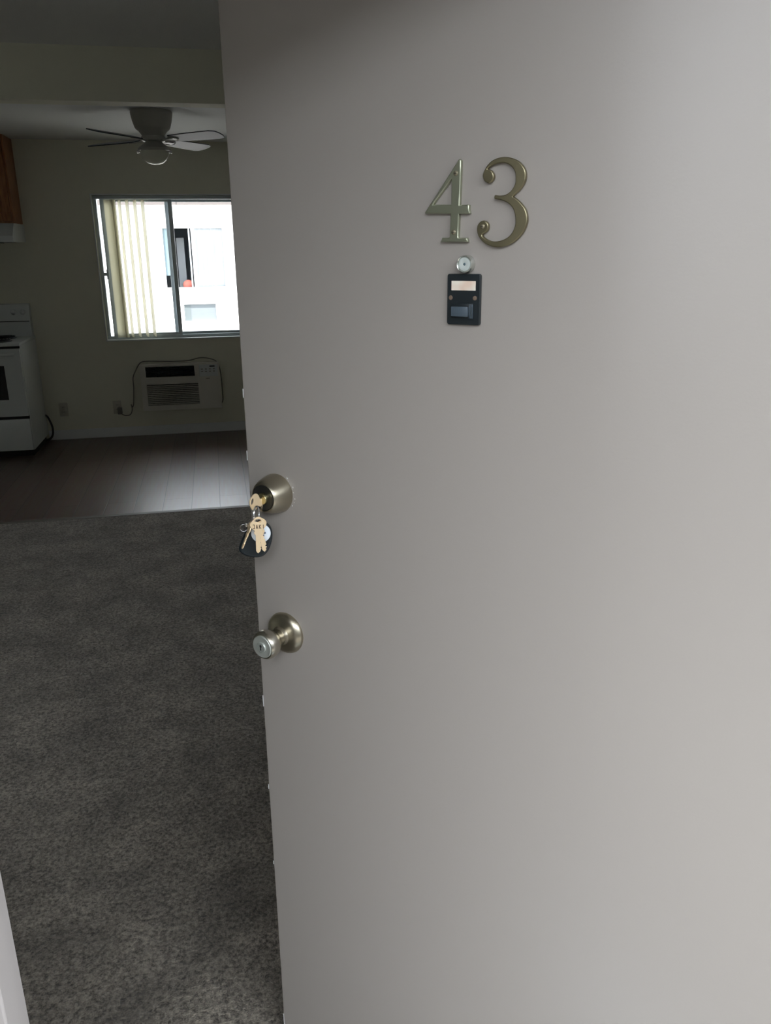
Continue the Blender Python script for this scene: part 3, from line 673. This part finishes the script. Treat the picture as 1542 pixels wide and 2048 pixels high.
# ------------------------------------------------------------------ ceiling fan
fan = thing('ceiling_fan', 'flush-mount ceiling fan with domed light beyond the header', 'ceiling fan', (-.303, 5.93, ZC))
obj('motor_housing', lathe(bmesh.new(), [(0,0),(.128,0),(.132,-.010),(.131,-.022),(.124,-.060),(.112,-.098),(.106,-.108),(.090,-.120),(.074,-.140),(.070,-.150),(0,-.150)], 40), M['fan'], fan, True)
obj('rotor_hub', lathe(bmesh.new(), [(0,-.150),(.074,-.150),(.078,-.160),(.074,-.176),(.060,-.182),(0,-.182)], 32), M['fan'], fan, True)
obj('light_fitter', lathe(bmesh.new(), [(0,-.180),(.050,-.180),(.062,-.192),(.092,-.212),(.103,-.222),(.104,-.234),(.098,-.238),(0,-.238)], 36), M['fan'], fan, True)
obj('glass_dome', lathe(bmesh.new(), [(.092,-.232),(.091,-.246),(.085,-.268),(.070,-.292),(.048,-.309),(.022,-.317),(0,-.319)], 36, cap=False), M['globe'], fan, True)
for a in (PI*1.02, -.06, PI/2):
    obj('thumb_screw', lathe(bmesh.new(), [(0,0),(.005,0),(.005,.010),(.009,.011),(.009,.021),(0,.022)], 12, Matrix.Rotation(a, 4, 'Z') @ Matrix.Translation((.090, 0, -.243)) @ Matrix.Rotation(PI/2, 4, 'Y')), M['screw'], fan, True)
R_ = .54
for k in range(4):
    a = math.radians(-38+90*k)
    mt = Matrix.Rotation(a, 4, 'Z') @ Matrix.Translation((0, 0, -.170)) @ Matrix.Rotation(math.radians(-13), 4, 'X')
    pts = [(.155,-.050),(.30,-.060),(R_-.05,-.066),(R_-.012,-.050),(R_,-.02),(R_,.02),(R_-.012,.050),(R_-.05,.066),(.30,.060),(.155,.050),(.145,.03),(.145,-.03)]
    bm = bmesh.new(); lo = [bm.verts.new((x, y, -.003)) for x, y in pts]; hi = [bm.verts.new((x, y, .003)) for x, y in pts]
    bm.faces.new(lo); bm.faces.new(hi)
    for i in range(len(pts)): j = (i+1) % len(pts); bm.faces.new((lo[i], lo[j], hi[j], hi[i]))
    bl_ = obj('fan_blade', bm, M['blade'], fan, False, mt)
    bm = bmesh.new(); box(bm, .06, .19, -.014, .014, -.0075, -.003, bev=.001)
    tube(bm, [(.15,-.03,-.0055),(.19,-.02,-.0055),(.205,0,-.0055),(.19,.02,-.0055),(.15,.03,-.0055)], .0035, 6)
    for yy in (-.03, .03): tube(bm, [(.08, 0, -.0055), (.15, yy, -.0055)], .0035, 6)
    ir = obj('blade_iron', bm, M['fan'], bl_, False, mt)
    obj('screws', lathe(lathe(bmesh.new(), [(0,-.010),(.005,-.009),(.005,-.005),(0,-.005)], 10, Matrix.Translation((.175, .012, 0))), [(0,-.010),(.005,-.009),(.005,-.005),(0,-.005)], 10, Matrix.Translation((.175, -.012, 0))), M['screw'], bl_, False, mt)

# ------------------------------------------------------------------ building across the court
NY = 17.1
NX0, NX1, NZ0, NZ1 = -.905, .300, .86, 2.035
struct('facing_wall', hole_wall(NY, NY+.15, -14, 14, -.15, 2.75, [(NX0, NX1, NZ0, NZ1)]), M['stucco'], label='sunlit white wall of the building across the court').name = 'wall_opposite'
struct('facing_eave', box(B(-14, 14, NY-.55, NY, 2.43, 2.50), -14, 14, NY-.62, NY-.55, 2.395, 2.66), M['eave'], label='eave of the building across the court').name = 'trim_8'
struct('facing_roof', B(-14, 14, NY-.62, NY+6, 2.75, 2.9), M['stucco']).name = 'ceiling.002'
bm = bmesh.new(); f = .035
for (a, b, c, d) in ((NX0,NX1,NZ0,NZ0+f),(NX0,NX1,NZ1-f,NZ1),(NX0,NX0+f,NZ0+f,NZ1-f),(NX1-f,NX1,NZ0+f,NZ1-f)): box(bm, a, b, NY+.05, NY+.11, c, d)
w2 = struct('window_2', bm, M['white_vinyl_frame'], label='sliding window in the white wall across the court')
NM = -.315
bm = bmesh.new()
box(bm, NM-.02, NM+.045, NY+.045, NY+.075, NZ0+f, NZ1-f)
obj('meeting_stile', bm, M['white_vinyl_frame'], w2)
bm = bmesh.new(); box(bm, NM-.075, NM-.045, NY+.085, NY+.10, NZ0+f, NZ1-f); obj('open_sash_stile', bm, M['alu'], w2)
obj('pane', B(NM+.03, NX1-f, NY+.058, NY+.062, NZ0+f, NZ1-f), M['glass_far'], w2)
# curtain behind the right pane: soft folds
bm = bmesh.new(); V = []
for i in range(41):
    x = NM+.02+(NX1-NM-.04)*i/40; y = NY+.155+.010*math.sin(i*1.1); V.append((bm.verts.new((x, y, NZ0-.02)), bm.verts.new((x, y, NZ1+.02)), bm.verts.new((x, y+.004, NZ0-.02)), bm.verts.new((x, y+.004, NZ1+.02))))
for a, b in zip(V, V[1:]): bm.faces.new((a[0], b[0], b[1], a[1])); bm.faces.new((a[2], b[2], b[3], a[3]))
tag(obj('curtain', bm, M['curtain'], None, True), 'pale curtain filling the right half of the window across', 'curtain')
bm = bmesh.new(); V = []
for i in range(13):
    x = NX0+.01+.215*i/12; y = NY+.14+.008*math.sin(i*1.3); V.append((bm.verts.new((x, y, 1.12)), bm.verts.new((x, y, NZ1+.02)), bm.verts.new((x, y+.004, 1.12)), bm.verts.new((x, y+.004, NZ1+.02))))
for a, b in zip(V, V[1:]): bm.faces.new((a[0], b[0], b[1], a[1])); bm.faces.new((a[2], b[2], b[3], a[3]))
tag(obj('curtain', bm, mat('pane_reflection_curtain', (.20,.27,.30), .9), None, True), 'half curtain coloured for the pane reflection, left end of the window across', 'curtain')  # blue-grey colour stands in for reflection in the left glass
# dim room behind it
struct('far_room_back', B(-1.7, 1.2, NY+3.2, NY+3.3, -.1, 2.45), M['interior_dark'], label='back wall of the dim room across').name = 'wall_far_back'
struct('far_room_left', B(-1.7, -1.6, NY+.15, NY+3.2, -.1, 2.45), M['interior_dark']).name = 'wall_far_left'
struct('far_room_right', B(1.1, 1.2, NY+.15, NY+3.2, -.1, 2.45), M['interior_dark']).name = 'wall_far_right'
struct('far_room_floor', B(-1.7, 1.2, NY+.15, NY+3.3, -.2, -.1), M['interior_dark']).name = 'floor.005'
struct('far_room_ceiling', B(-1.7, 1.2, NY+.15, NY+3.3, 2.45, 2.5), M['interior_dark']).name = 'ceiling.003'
fr = thing('refrigerator', 'tall white refrigerator dimly seen through the window across', 'refrigerator', (-.66, NY+1.0, -.1))
obj('body', B(0, .16, 0, .5, 0, 1.32, bev=.01), M['curtain'], fr); obj('upper_door', B(0, .16, -.05, -.004, .86, 1.94, bev=.01), M['curtain'], fr); obj('lower_door', B(0, .16, -.05, -.004, .60, .845, bev=.01), M['curtain'], fr)
bm = bmesh.new(); bmesh.ops.create_uvsphere(bm, u_segments=20, v_segments=12, radius=1); bmesh.ops.scale(bm, vec=(.11, .07, .10), verts=bm.verts)
cu = tag(obj('cushion', bm, M['red'], None, True), 'red cushion at the bottom of the window across', 'cushion'); cu.location = (-.46, NY+.30, .93)
tb = thing('side_table', 'low dark table under the red cushion across the court', 'table', (-.46, NY+.42, -.1))
obj('table_top', B(-.12, .12, -.2, .2, .895, .93, bev=.004), M['interior_dark'], tb)
for x in (-.10, .10):
    for y in (-.18, .18): obj('leg', B(x-.02, x+.02, y-.02, y+.02, 0, .896), M['interior_dark'], tb)
# its air conditioner
na = thing('air_conditioner', 'boxy air conditioner sticking out of the white wall across the court', 'air conditioner', (-.60, NY, .22))
Pn = Matrix.Translation((.60, -NY, -.22))
obj('sleeve', (lambda bm: (box(bm, -.585, .075, NY-.30, NY, .245, .265), box(bm, -.585, .075, NY-.30, NY, .585, .605), box(bm, -.585, -.568, NY-.30, NY, .265, .585), box(bm, .045, .075, NY-.30, NY, .265, .585), bm)[-1])(bmesh.new()), M['white_vinyl_frame'], na, False, Pn)
obj('coil_face', B(-.568, .045, NY-.27, NY-.02, .265, .585), mat('grey_fins', (.085,.10,.11), .6), na, False, Pn)
obj('side_fin', B(-.568, -.44, NY-.275, NY-.27, .265, .585), mat('dark_fins', (.06,.075,.08), .6), na, False, Pn)
obj('drip_ledge', B(-.60, .085, NY-.33, NY, .222, .246, bev=.004), M['white_vinyl_frame'], na, False, Pn)
